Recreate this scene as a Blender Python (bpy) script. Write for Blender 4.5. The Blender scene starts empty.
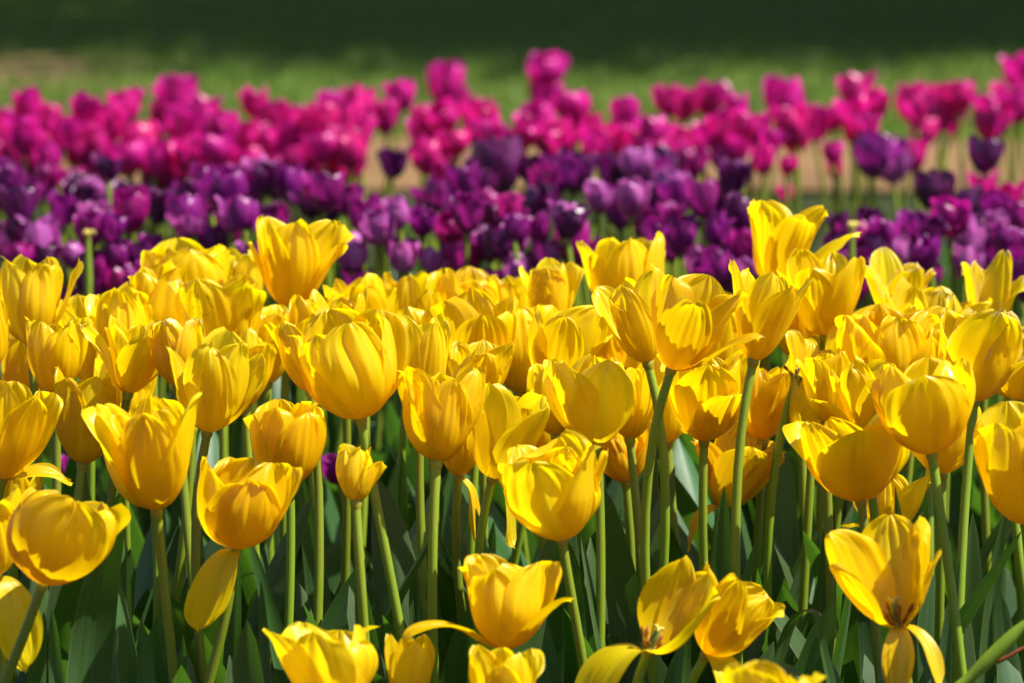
import bpy, math, random
import numpy as np
from mathutils import Vector, Matrix, Euler, Quaternion

# ------------------------------------------------------------------ camera, light, exposure
S = bpy.context.scene
C = S.collection
R = math.radians
CAM_H, FPX, PITCH = 0.85, 3840.0, R(7.63)

cam = bpy.data.cameras.new('camera'); cam_o = bpy.data.objects.new('camera', cam); C.objects.link(cam_o)
cam.sensor_width = 36.0; cam.lens = 135.0; cam.clip_start = 0.05; cam.clip_end = 2000
cam_o.location = (0, 0, CAM_H); cam_o.rotation_euler = (R(90) - PITCH, 0, 0)
cam.dof.use_dof = True; cam.dof.focus_distance = 2.60; cam.dof.aperture_fstop = 9.0
S.camera = cam_o

SUN_EL, SUN_AZ = R(57), R(102)            # azimuth from +Y (away from the camera) towards +X
W = bpy.data.worlds.new('World'); S.world = W; W.use_nodes = True
nt = W.node_tree; nt.nodes.clear()
sky = nt.nodes.new('ShaderNodeTexSky'); sky.sky_type = 'NISHITA'; sky.sun_disc = False
sky.sun_elevation = SUN_EL; sky.sun_rotation = SUN_AZ
bg = nt.nodes.new('ShaderNodeBackground'); bg.inputs['Strength'].default_value = 0.058
wo = nt.nodes.new('ShaderNodeOutputWorld')
nt.links.new(sky.outputs[0], bg.inputs[0]); nt.links.new(bg.outputs[0], wo.inputs[0])
sl = bpy.data.lights.new('sun', 'SUN'); sl.energy = 5.0; sl.angle = R(0.5); sl.color = (1.0, 0.95, 0.86)
so = bpy.data.objects.new('sun', sl); C.objects.link(so)
SUN = Vector((math.cos(SUN_EL) * math.sin(SUN_AZ), math.cos(SUN_EL) * math.cos(SUN_AZ), math.sin(SUN_EL)))
so.rotation_euler = SUN.to_track_quat('Z', 'Y').to_euler(); so.location = SUN * 50
S.view_settings.view_transform = 'Standard'; S.view_settings.look = 'None'
S.view_settings.exposure = 1.02; S.view_settings.gamma = 1.0
S.view_settings.use_curve_mapping = False
S.render.engine = 'CYCLES'
cy = S.cycles
cy.max_bounces = 10; cy.diffuse_bounces = 6; cy.glossy_bounces = 3; cy.transmission_bounces = 6; cy.transparent_max_bounces = 6
cy.use_denoising = True; cy.sample_clamp_indirect = 6.0
cy.caustics_reflective = False; cy.caustics_refractive = False

# ------------------------------------------------------------------ helpers
_f = Vector((0, math.cos(PITCH), -math.sin(PITCH))); _u = Vector((0, math.sin(PITCH), math.cos(PITCH)))
def at(px, py, d):
    """The point at depth d (metres along +Y) seen at pixel px, py."""
    v = Vector((1, 0, 0)) * ((px - 512) / FPX) + _u * ((341.5 - py) / FPX) + _f
    return Vector((0, 0, CAM_H)) + v * (d / v.y)
def ground_py(d):                         # picture row of the ground at depth d
    return 341.5 + FPX * math.tan(math.atan2(CAM_H, d) - PITCH)

def obj(name, me, parent=None, mat=None, loc=None):
    o = bpy.data.objects.new(name, me); C.objects.link(o)
    if mat is not None:
        me.materials.append(mat)
    if parent is not None: o.parent = parent
    if loc is not None: o.location = loc
    return o
def thing(name, label, cat, loc=(0, 0, 0), group=None):
    o = bpy.data.objects.new(name, None); C.objects.link(o); o.location = loc
    o.empty_display_size = 0.05
    o['label'] = label; o['category'] = cat
    if group: o['group'] = group
    return o
def mesh_from(name, V, F, UV=None):
    me = bpy.data.meshes.new(name)
    V = np.asarray(V, dtype=np.float32); F = np.asarray(F, dtype=np.int32)
    n, k = F.shape
    me.vertices.add(len(V)); me.vertices.foreach_set('co', V.ravel())
    me.loops.add(n * k); me.loops.foreach_set('vertex_index', F.ravel())
    me.polygons.add(n); me.polygons.foreach_set('loop_start', np.arange(0, n * k, k, dtype=np.int32))
    me.polygons.foreach_set('use_smooth', np.ones(n, dtype=bool))
    if UV is not None:
        uv = me.uv_layers.new(name='UVMap')
        uv.data.foreach_set('uv', np.asarray(UV, dtype=np.float32)[F.ravel()].ravel())
    me.update(calc_edges=True)
    return me
def grid_faces(a, b, off=0):              # a rows, b columns of vertices
    i = np.arange(a - 1)[:, None] * b + np.arange(b - 1)[None, :]
    i = i.ravel() + off
    return np.stack([i, i + 1, i + b + 1, i + b], 1)
class Build:                              # gathers grids and tubes into one mesh
    def __init__(s): s.V, s.F, s.U, s.n = [], [], [], 0
    def add(s, V, F, U=None):
        V = np.asarray(V, float).reshape(-1, 3)
        s.V.append(V); s.F.append(np.asarray(F) + s.n)
        s.U.append(np.zeros((len(V), 2)) if U is None else np.asarray(U).reshape(-1, 2)); s.n += len(V)
    def mesh(s, name): return mesh_from(name, np.concatenate(s.V), np.concatenate(s.F), np.concatenate(s.U))
def tube(P, rad, seg=8):
    """Tube along points P with a radius for each; closed at the end by shrinking rings."""
    P = np.asarray(P, float); n = len(P); rad = np.broadcast_to(np.asarray(rad, float), (n,))
    T = np.gradient(P, axis=0); T /= np.linalg.norm(T, axis=1)[:, None] + 1e-12
    a = np.cross(T, np.array([0.37, 0.93, 0.05])); a /= np.linalg.norm(a, axis=1)[:, None] + 1e-12
    b = np.cross(T, a)
    t = np.linspace(0, 2 * np.pi, seg + 1)
    V = P[:, None, :] + rad[:, None, None] * (np.cos(t)[None, :, None] * a[:, None, :] + np.sin(t)[None, :, None] * b[:, None, :])
    U = np.stack(np.broadcast_arrays(np.linspace(0, 1, seg + 1)[None, :], np.linspace(0, 1, n)[:, None]), -1)
    return V.reshape(-1, 3), grid_faces(n, seg + 1), U.reshape(-1, 2)
def bez(p0, p1, p2, p3, n):
    t = np.linspace(0, 1, n)[:, None]
    p0, p1, p2, p3 = map(np.asarray, (p0, p1, p2, p3))
    return (1 - t) ** 3 * p0 + 3 * (1 - t) ** 2 * t * p1 + 3 * (1 - t) * t * t * p2 + t ** 3 * p3

# ------------------------------------------------------------------ materials
class Nodes:
    def __init__(s, name):
        s.m = bpy.data.materials.new(name); s.m.use_nodes = True
        s.t = s.m.node_tree; s.t.nodes.clear()
        s.out = s.new('ShaderNodeOutputMaterial')
    def new(s, kind, **kw):
        n = s.t.nodes.new(kind)
        for k, v in kw.items():
            if hasattr(n, k) and k not in n.inputs: setattr(n, k, v)
        return n
    def link(s, a, b): s.t.links.new(a, b)
    def val(s, sock, v):
        if isinstance(v, bpy.types.NodeSocket): s.link(v, sock)
        else: sock.default_value = v
    def math(s, op, a, b=0.0, clamp=False):
        n = s.new('ShaderNodeMath'); n.operation = op; n.use_clamp = clamp
        s.val(n.inputs[0], a); s.val(n.inputs[1], b); return n.outputs[0]
    def mix(s, f, a, b, blend='MIX'):
        n = s.new('ShaderNodeMix'); n.data_type = 'RGBA'; n.blend_type = blend
        s.val(n.inputs[0], f); s.val(n.inputs[6], a); s.val(n.inputs[7], b); return n.outputs[2]
    def noise(s, vec, scale, detail=4, rough=0.55):
        n = s.new('ShaderNodeTexNoise'); s.link(vec, n.inputs['Vector'])
        n.inputs['Scale'].default_value = scale; n.inputs['Detail'].default_value = detail; n.inputs['Roughness'].default_value = rough
        return n.outputs['Fac']
    def ramp(s, f, lo, hi):
        n = s.new('ShaderNodeMapRange'); n.interpolation_type = 'SMOOTHSTEP'
        s.val(n.inputs[0], f); n.inputs[1].default_value = lo; n.inputs[2].default_value = hi
        n.inputs[3].default_value = 0; n.inputs[4].default_value = 1; return n.outputs[0]
    def scale(s, vec, xyz, add=None):
        n = s.new('ShaderNodeVectorMath'); n.operation = 'MULTIPLY'; s.link(vec, n.inputs[0]); n.inputs[1].default_value = xyz
        o = n.outputs[0]
        if add is not None:
            k = s.new('ShaderNodeCombineXYZ'); 
            for i in range(3): s.link(add, k.inputs[i])
            q = s.new('ShaderNodeVectorMath'); q.operation = 'ADD'; s.link(o, q.inputs[0]); s.link(k.outputs[0], q.inputs[1]); o = q.outputs[0]
        return o
def rgb(*c): return (c[0], c[1], c[2], 1.0)

def petal_material(name, light, deep, basecol, trans, mixt, rough=0.33, spec=0.55, flaw=None, hue=0.02, tones=None):
    """A thin glossy petal that lets light through; fine long veins; FLAW: None, 'spots' or 'dry_edge'."""
    N = Nodes(name)
    tc = N.new('ShaderNodeTexCoord'); oi = N.new('ShaderNodeObjectInfo')
    rnd = N.math('MULTIPLY', oi.outputs['Random'], 37.0)
    sep = N.new('ShaderNodeSeparateXYZ'); N.link(tc.outputs['UV'], sep.inputs[0])
    u, v = sep.outputs[0], sep.outputs[1]
    veins = N.noise(N.scale(tc.outputs['UV'], (26, 1.3, 0), rnd), 1.0, 4, 0.7)
    broad = N.noise(N.scale(tc.outputs['UV'], (7, 1.1, 0), rnd), 1.0, 2, 0.5)
    col = N.mix(N.ramp(broad, 0.3, 0.75), rgb(*light), rgb(*deep))
    col = N.mix(N.math('MULTIPLY', N.ramp(veins, 0.45, 0.75), 0.55), col, rgb(*deep))
    col = N.mix(N.ramp(v, 0.26, 0.0), col, rgb(*basecol))  # petal foot; on yellow petals paints in the amber glow of light passing through
    at_ = N.new('ShaderNodeAttribute'); at_.attribute_type = 'OBJECT'; at_.attribute_name = 'tone'; tone = at_.outputs['Fac']
    if tones:
        col = N.mix(N.math('MULTIPLY', N.ramp(tone, 0.5, 1.0), 0.55), col, rgb(*tones[0]))
        col = N.mix(N.math('MULTIPLY', N.ramp(tone, 0.5, 0.0), 0.50), col, rgb(*tones[1]))
        # greenish flame up the midrib, stronger on some petals
        mid = N.ramp(N.math('ABSOLUTE', N.math('SUBTRACT', u, 0.5)), 0.16, 0.0)
        col = N.mix(N.math('MULTIPLY', N.math('MULTIPLY', mid, N.ramp(v, 0.8, 0.05)), N.math('MULTIPLY', oi.outputs['Random'], 0.5)), col, rgb(0.52, 0.50, 0.02))
        pk = N.noise(N.scale(tc.outputs['UV'], (3, 4, 0), rnd), 9.0, 2, 0.5)
        col = N.mix(N.math('MULTIPLY', N.ramp(pk, 0.73, 0.78), 0.55), col, rgb(0.42, 0.20, 0.01))
    hs = N.new('ShaderNodeHueSaturation'); N.link(col, hs.inputs['Color'])
    N.val(hs.inputs['Hue'], N.math('ADD', N.math('MULTIPLY', oi.outputs['Random'], hue), 0.5 - hue / 2))
    N.val(hs.inputs['Value'], N.math('ADD', N.math('MULTIPLY', oi.outputs['Random'], 0.14), 0.9))
    col = hs.outputs[0]
    if flaw == 'spots':
        sp = N.noise(N.scale(tc.outputs['UV'], (9, 5, 0), rnd), 2.2, 4, 0.7)
        reg = N.noise(N.scale(tc.outputs['UV'], (2.2, 2.2, 0), rnd), 1.0, 1, 0.4)
        m = N.math('MULTIPLY', N.ramp(sp, 0.55, 0.64), N.ramp(reg, 0.50, 0.60))
        col = N.mix(N.math('MULTIPLY', m, 0.9), col, rgb(0.13, 0.035, 0.006))
    edge = N.math('ABSOLUTE', N.math('SUBTRACT', u, 0.5))
    rim = N.math('MAXIMUM', N.ramp(edge, 0.465, 0.5), N.ramp(v, 0.955, 1.0))
    if flaw == 'dry_edge':
        en = N.noise(N.scale(tc.outputs['UV'], (9, 6, 0), rnd), 1.0, 3, 0.6)
        e2 = N.math('MAXIMUM', N.ramp(edge, 0.44, 0.49), N.ramp(v, 0.93, 0.985))
        col = N.mix(N.math('MULTIPLY', e2, N.ramp(en, 0.4, 0.6)), col, rgb(0.72, 0.62, 0.36))
    bump = N.new('ShaderNodeBump'); bump.inputs['Strength'].default_value = 0.35; bump.inputs['Distance'].default_value = 0.0014
    N.link(N.math('ADD', N.math('MULTIPLY', veins, 0.6), N.math('MULTIPLY', broad, 1.2)), bump.inputs['Height'])
    P = N.new('ShaderNodeBsdfPrincipled'); N.link(col, P.inputs['Base Color'])
    P.inputs['Roughness'].default_value = rough; P.inputs['Specular IOR Level'].default_value = spec
    N.link(bump.outputs[0], P.inputs['Normal'])
    T = N.new('ShaderNodeBsdfTranslucent'); N.link(N.mix(0.5, col, rgb(*trans)), T.inputs['Color']); N.link(bump.outputs[0], T.inputs['Normal'])
    M = N.new('ShaderNodeMixShader'); M.inputs[0].default_value = mixt
    N.link(P.outputs[0], M.inputs[1]); N.link(T.outputs[0], M.inputs[2]); N.link(M.outputs[0], N.out.inputs[0])
    return N.m

Y_ARGS = ((0.92, 0.73, 0.004), (0.92, 0.67, 0.003), (0.90, 0.61, 0.005), (0.98, 0.75, 0.001), 0.58)
YT = ((0.92, 0.77, 0.02), (0.90, 0.56, 0.003))
M_YELLOW = petal_material('yellow petal', *Y_ARGS, tones=YT)
M_SPOTTED = petal_material('yellow petal with brown spots', *Y_ARGS, flaw='spots', tones=YT)
M_DRY = petal_material('yellow petal with dried rim', *Y_ARGS, flaw='dry_edge', tones=YT)
M_AGED = petal_material('aged orange petal', (0.88, 0.60, 0.006), (0.84, 0.51, 0.006), (0.78, 0.42, 0.008), (0.93, 0.56, 0.002), 0.40, flaw='spots')
M_PINK = petal_material('magenta petal', (0.74, 0.022, 0.34), (0.62, 0.010, 0.24), (0.6, 0.05, 0.25), (0.82, 0.012, 0.34), 0.48, rough=0.32, spec=0.6, hue=0.03)
M_PURPLE = petal_material('purple petal', (0.38, 0.022, 0.29), (0.25, 0.008, 0.18), (0.2, 0.03, 0.16), (0.40, 0.010, 0.25), 0.40, rough=0.30, spec=0.7, hue=0.04)
M_VIOLET = petal_material('dark violet petal', (0.14, 0.008, 0.115), (0.085, 0.004, 0.07), (0.08, 0.012, 0.08), (0.18, 0.006, 0.13), 0.26, rough=0.30, spec=0.7, hue=0.04)
M_LILAC = petal_material('lilac purple petal', (0.60, 0.18, 0.52), (0.42, 0.045, 0.34), (0.3, 0.06, 0.28), (0.58, 0.07, 0.40), 0.40, rough=0.30, spec=0.7, hue=0.03)

M_PLUM = petal_material('plum petal', (0.50, 0.014, 0.27), (0.34, 0.008, 0.18), (0.3, 0.03, 0.2), (0.56, 0.010, 0.28), 0.44, rough=0.30, spec=0.7, hue=0.04)

def leaf_material():
    N = Nodes('waxy tulip leaf')
    tc = N.new('ShaderNodeTexCoord'); oi = N.new('ShaderNodeObjectInfo')
    rnd = N.math('MULTIPLY', oi.outputs['Random'], 53.0)
    lines = N.noise(N.scale(tc.outputs['UV'], (70, 1.2, 0), rnd), 1.0, 2, 0.5)
    wax = N.noise(N.scale(tc.outputs['UV'], (6, 2.2, 0), rnd), 1.0, 4, 0.6)
    col = N.mix(N.ramp(wax, 0.42, 0.8), rgb(0.038, 0.098, 0.018), rgb(0.082, 0.145, 0.066))
    col = N.mix(N.math('MULTIPLY', N.ramp(lines, 0.45, 0.7), 0.35), col, rgb(0.026, 0.07, 0.022))
    sep = N.new('ShaderNodeSeparateXYZ'); N.link(tc.outputs['UV'], sep.inputs[0])
    edge = N.math('ABSOLUTE', N.math('SUBTRACT', sep.outputs[0], 0.5))
    col = N.mix(N.math('MULTIPLY', N.ramp(edge, 0.46, 0.5), 0.7), col, rgb(0.16, 0.21, 0.07))
    sp = N.noise(tc.outputs['Object'], 60.0, 3, 0.7)
    col = N.mix(N.math('MULTIPLY', N.ramp(sp, 0.66, 0.75), 0.4), col, rgb(0.11, 0.10, 0.05))
    hs = N.new('ShaderNodeHueSaturation'); N.link(col, hs.inputs['Color'])
    N.val(hs.inputs['Hue'], N.math('ADD', N.math('MULTIPLY', oi.outputs['Random'], 0.05), 0.475))
    N.val(hs.inputs['Value'], N.math('ADD', N.math('MULTIPLY', oi.outputs['Random'], 0.5), 0.72))
    col = hs.outputs[0]
    b = N.new('ShaderNodeBump'); b.inputs['Strength'].default_value = 0.25; b.inputs['Distance'].default_value = 0.001; N.link(lines, b.inputs['Height'])
    P = N.new('ShaderNodeBsdfPrincipled'); N.link(col, P.inputs['Base Color']); P.inputs['Roughness'].default_value = 0.44
    P.inputs['Specular IOR Level'].default_value = 0.55; N.link(b.outputs[0], P.inputs['Normal'])
    T = N.new('ShaderNodeBsdfTranslucent'); T.inputs['Color'].default_value = rgb(0.10, 0.26, 0.014); N.link(b.outputs[0], T.inputs['Normal'])
    M = N.new('ShaderNodeMixShader'); M.inputs[0].default_value = 0.30
    N.link(P.outputs[0], M.inputs[1]); N.link(T.outputs[0], M.inputs[2]); N.link(M.outputs[0], N.out.inputs[0])
    return N.m
M_LEAF = leaf_material()
def plain(name, a, b, scale=40, rough=0.5, stretch=(1, 1, 1), spec=0.4, bump=0.2, dist=0.002, coord='Object'):
    N = Nodes(name); tc = N.new('ShaderNodeTexCoord')
    f = N.noise(N.scale(tc.outputs[coord], stretch), scale, 5, 0.6)
    oi = N.new('ShaderNodeObjectInfo'); hs = N.new('ShaderNodeHueSaturation'); N.link(N.mix(N.ramp(f, 0.3, 0.7), rgb(*a), rgb(*b)), hs.inputs['Color'])
    N.val(hs.inputs['Value'], N.math('ADD', N.math('MULTIPLY', oi.outputs['Random'], 0.4), 0.8)); N.val(hs.inputs['Hue'], N.math('ADD', N.math('MULTIPLY', oi.outputs['Random'], 0.03), 0.485))
    P = N.new('ShaderNodeBsdfPrincipled'); N.link(hs.outputs[0], P.inputs['Base Color'])
    P.inputs['Roughness'].default_value = rough; P.inputs['Specular IOR Level'].default_value = spec
    bm = N.new('ShaderNodeBump'); bm.inputs['Strength'].default_value = bump; bm.inputs['Distance'].default_value = dist
    N.link(f, bm.inputs['Height']); N.link(bm.outputs[0], P.inputs['Normal']); N.link(P.outputs[0], N.out.inputs[0])
    return N.m
M_STEM = plain('tulip stem', (0.15, 0.225, 0.010), (0.215, 0.275, 0.022), 30, 0.42, (1, 1, 0.15), 0.5)
M_STEMBASE = plain('green flower base', (0.16, 0.20, 0.03), (0.30, 0.28, 0.02), 60, 0.45)
M_PISTIL = plain('green pistil', (0.12, 0.14, 0.025), (0.17, 0.19, 0.04), 120, 0.45)
M_STIGMA = plain('pale stigma', (0.55, 0.42, 0.06), (0.42, 0.36, 0.08), 200, 0.6)
M_STAMEN = plain('rusty stamen', (0.42, 0.15, 0.012), (0.20, 0.06, 0.01), 200, 0.7)
M_SOIL = plain('dark garden soil', (0.018, 0.013, 0.009), (0.05, 0.036, 0.024), 14, 0.95, bump=0.9, dist=0.03, spec=0.1)
M_BARK = plain('tree bark', (0.06, 0.045, 0.03), (0.12, 0.09, 0.065), 8, 0.9, (1, 1, 0.2), 0.1, 0.8, 0.03)

def lawn_material():
    N = Nodes('lawn'); tc = N.new('ShaderNodeTexCoord'); p = tc.outputs['Object']
    a = N.noise(p, 0.9, 5, 0.6); b = N.noise(N.scale(p, (1, .35, 1)), 22, 4, 0.65)
    col = N.mix(N.ramp(a, 0.3, 0.7), rgb(0.064, 0.120, 0.010), rgb(0.110, 0.148, 0.018))
    col = N.mix(N.math('MULTIPLY', N.ramp(b, 0.4, 0.75), 0.6), col, rgb(0.03, 0.065, 0.01))
    d = N.noise(N.scale(p, (1, .6, 1)), 0.55, 4, 0.6)
    col = N.mix(N.math('MULTIPLY', N.ramp(d, 0.57, 0.72), 0.55), col, rgb(0.17, 0.125, 0.062))
    # the worn patch of bare earth left of the shrubs
    vm = N.new('ShaderNodeVectorMath'); vm.operation = 'SUBTRACT'; N.link(p, vm.inputs[0]); vm.inputs[1].default_value = (-1.72, 13.0, 0)
    sc = N.new('ShaderNodeVectorMath'); sc.operation = 'MULTIPLY'; N.link(vm.outputs[0], sc.inputs[0]); sc.inputs[1].default_value = (2.0, 1.0, 0)
    ln = N.new('ShaderNodeVectorMath'); ln.operation = 'LENGTH'; N.link(sc.outputs[0], ln.inputs[0])
    k = N.math('ADD', ln.outputs['Value'], N.math('MULTIPLY', N.math('SUBTRACT', N.noise(p, 3, 4), 0.5), 1.2))
    col = N.mix(N.math('MULTIPLY', N.ramp(k, 1.3, 0.4), 0.9), col, rgb(0.17, 0.105, 0.05))
    P = N.new('ShaderNodeBsdfPrincipled'); N.link(col, P.inputs['Base Color']); P.inputs['Roughness'].default_value = 0.9
    P.inputs['Specular IOR Level'].default_value = 0.15
    bm = N.new('ShaderNodeBump'); bm.inputs['Strength'].default_value = 0.8; bm.inputs['Distance'].default_value = 0.03
    N.link(b, bm.inputs['Height']); N.link(bm.outputs[0], P.inputs['Normal']); N.link(P.outputs[0], N.out.inputs[0])
    return N.m
def path_material():
    N = Nodes('bark mulch path'); tc = N.new('ShaderNodeTexCoord'); p = tc.outputs['Object']
    a = N.noise(p, 1.3, 4, 0.6); b = N.noise(p, 35, 4, 0.7)
    col = N.mix(N.ramp(a, 0.3, 0.7), rgb(0.235, 0.14, 0.068), rgb(0.16, 0.095, 0.045))
    col = N.mix(N.math('MULTIPLY', N.ramp(b, 0.5, 0.75), 0.5), col, rgb(0.12, 0.07, 0.035))
    P = N.new('ShaderNodeBsdfPrincipled'); N.link(col, P.inputs['Base Color']); P.inputs['Roughness'].default_value = 0.95
    P.inputs['Specular IOR Level'].default_value = 0.1
    bm = N.new('ShaderNodeBump'); bm.inputs['Strength'].default_value = 0.8; bm.inputs['Distance'].default_value = 0.02
    N.link(b, bm.inputs['Height']); N.link(bm.outputs[0], P.inputs['Normal']); N.link(P.outputs[0], N.out.inputs[0])
    return N.m

# ------------------------------------------------------------------ the setting
def sheet(name, x0, x1, y0, y1, z, mat, nx=2, ny=2, bump=0.0, seed=0, wave=0.0):
    rg = np.random.default_rng(seed)
    X, Yv = np.meshgrid(np.linspace(x0, x1, nx), np.linspace(y0, y1, ny))
    Z = np.full_like(X, z) + (rg.random(X.shape) * bump if bump else 0)
    if wave: Yv = Yv + wave * (np.sin(X * 2.1 + seed) + .6 * np.sin(X * 5.3 + 2 * seed))
    o = obj(name, mesh_from(name, np.stack([X, Yv, Z], -1).reshape(-1, 3), grid_faces(ny, nx)), mat=mat)
    o['kind'] = 'structure'; return o
M_VERGE = plain('sparse weedy verge', (0.016, 0.030, 0.007), (0.040, 0.048, 0.016), 9, 0.95, bump=0.9, dist=0.03, spec=0.1)
sheet('ground', -400, 400, -60, 900, 0.0, M_SOIL)
sheet('garden_bed', -4.5, 4.5, 1.4, 6.1, 0.004, M_SOIL, 120, 80, 0.02, 3)
sheet('grass_verge', -40, 40, 6.3, 8.75, 0.02, M_VERGE, 200, 3, 0.0, 4, 0.05)
sheet('path', -60, 60, 8.7, 10.25, 0.03, path_material(), 240, 3, 0.0, 1, 0.06)
sheet('lawn', -300, 300, 10.2, 600, 0.034, lawn_material(), 1200, 3, 0.0, 2, 0.05)

def grass_blades():
    rg = np.random.default_rng(5); n = 52000
    x = rg.uniform(-3.6, 3.6, n); y = 10.15 + rg.random(n) ** 1.3 * 10; a = rg.uniform(0, 2 * np.pi, n)
    keep = (((x + 1.72) * 2) ** 2 + (y - 13.0) ** 2 > 0.5) | (rg.random(n) < .3)
    x, y, a = x[keep], y[keep], a[keep]; n = len(x)
    h = rg.uniform(.03, .075, n); w = rg.uniform(.002, .0045, n); l = rg.uniform(.0, .04, n); b = rg.uniform(0, 2 * np.pi, n)
    c, s = np.cos(a) * w, np.sin(a) * w
    z0 = np.full(n, .03)
    p0 = np.stack([x - c, y - s, z0], 1); p1 = np.stack([x + c, y + s, z0], 1); p2 = np.stack([x + np.cos(b) * l, y + np.sin(b) * l, z0 + h], 1)
    V = np.stack([p0, p1, p2], 1).reshape(-1, 3); F = np.arange(3 * n).reshape(-1, 3)
    N = Nodes('grass blade'); g = N.new('ShaderNodeNewGeometry')
    col = N.mix(g.outputs['Random Per Island'], rgb(0.08, 0.145, 0.014), rgb(0.14, 0.19, 0.03))
    P = N.new('ShaderNodeBsdfPrincipled'); N.link(col, P.inputs['Base Color']); P.inputs['Roughness'].default_value = 0.55
    T = N.new('ShaderNodeBsdfTranslucent'); T.inputs['Color'].default_value = rgb(0.12, 0.24, 0.02)
    M = N.new('ShaderNodeMixShader'); M.inputs[0].default_value = 0.35
    N.link(P.outputs[0], M.inputs[1]); N.link(T.outputs[0], M.inputs[2]); N.link(M.outputs[0], N.out.inputs[0])
    o = obj('grass', mesh_from('grass', V, F), mat=N.m); o['kind'] = 'stuff'
    o['label'] = 'short mown grass growing on the sunlit and shaded lawn'; o['category'] = 'grass'
grass_blades()

def shade_trees():
    N = Nodes('tree leaf'); g = N.new('ShaderNodeNewGeometry')
    P = N.new('ShaderNodeBsdfPrincipled'); N.link(N.mix(g.outputs['Random Per Island'], rgb(0.035, 0.07, 0.015), rgb(0.075, 0.12, 0.03)), P.inputs['Base Color'])
    P.inputs['Roughness'].default_value = 0.6; N.link(P.outputs[0], N.out.inputs[0])
    rg = np.random.default_rng(11)
    words = ('broad shade tree with low branches beside the open lawn on one side', 'tall shade tree shading the lawn just outside the view',
             'leaning shade tree outside the view beyond the tall one', 'dense shade tree standing deep in the shaded lawn',
             'wide shade tree between two others deep in the shaded lawn', 'shade tree at the far corner of the shaded lawn')
    for i, lab in enumerate(words):
        x, y = ((-3.9, 15.4), (3.5, 14.8), (7.2, 15.2), (-3.7, 18.2), (3.6, 18.0), (7.2, 18.3))[i]
        t = thing('shade_tree', lab, 'tree', (x, y, 0.0), 'trees shading the lawn')
        P0 = bez((0, 0, 0), (.1, .0, 1.5), (rg.uniform(-.3, .3), 0, 3), (rg.uniform(-.4, .4), 0, 6), 14)
        b = Build(); b.add(*tube(P0, np.linspace(.26, .07, 14), 10))
        for k in range(7):
            q = P0[5 + k]; an = rg.uniform(0, 6.28); e = q + np.array([np.cos(an) * 2.0, np.sin(an) * 2.0, 1.6])
            b.add(*tube(bez(q, q + (0, 0, .5), (q + e) / 2 + (0, 0, .3), e, 8), np.linspace(.07, .015, 8), 6))
        obj('trunk', b.mesh('trunk'), t, M_BARK)
        n = 5200
        d = rg.normal(size=(n, 3)); d /= np.linalg.norm(d, axis=1)[:, None]
        lump = 1 + .16 * np.sin(5 * d[:, 0] + i) * np.cos(4 * d[:, 2] + 2 * i) + .1 * np.sin(11 * d[:, 1])
        r = rg.random(n) ** .4 * lump
        c = d * r[:, None] * np.array([2.6, 2.9, 3.1]) + np.array([0, 0, 6.0])
        A = rg.normal(size=(n, 3)); A /= np.linalg.norm(A, axis=1)[:, None]; B = np.cross(A, d); B /= np.linalg.norm(B, axis=1)[:, None] + 1e-9
        s = rg.uniform(.10, .19, n)[:, None]
        V = np.stack([c - A * s, c - B * s * .6, c + A * s, c + B * s * .6], 1).reshape(-1, 3)
        obj('crown', mesh_from('crown', V, np.arange(4 * n).reshape(-1, 4)), t, N.m)
shade_trees()

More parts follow.
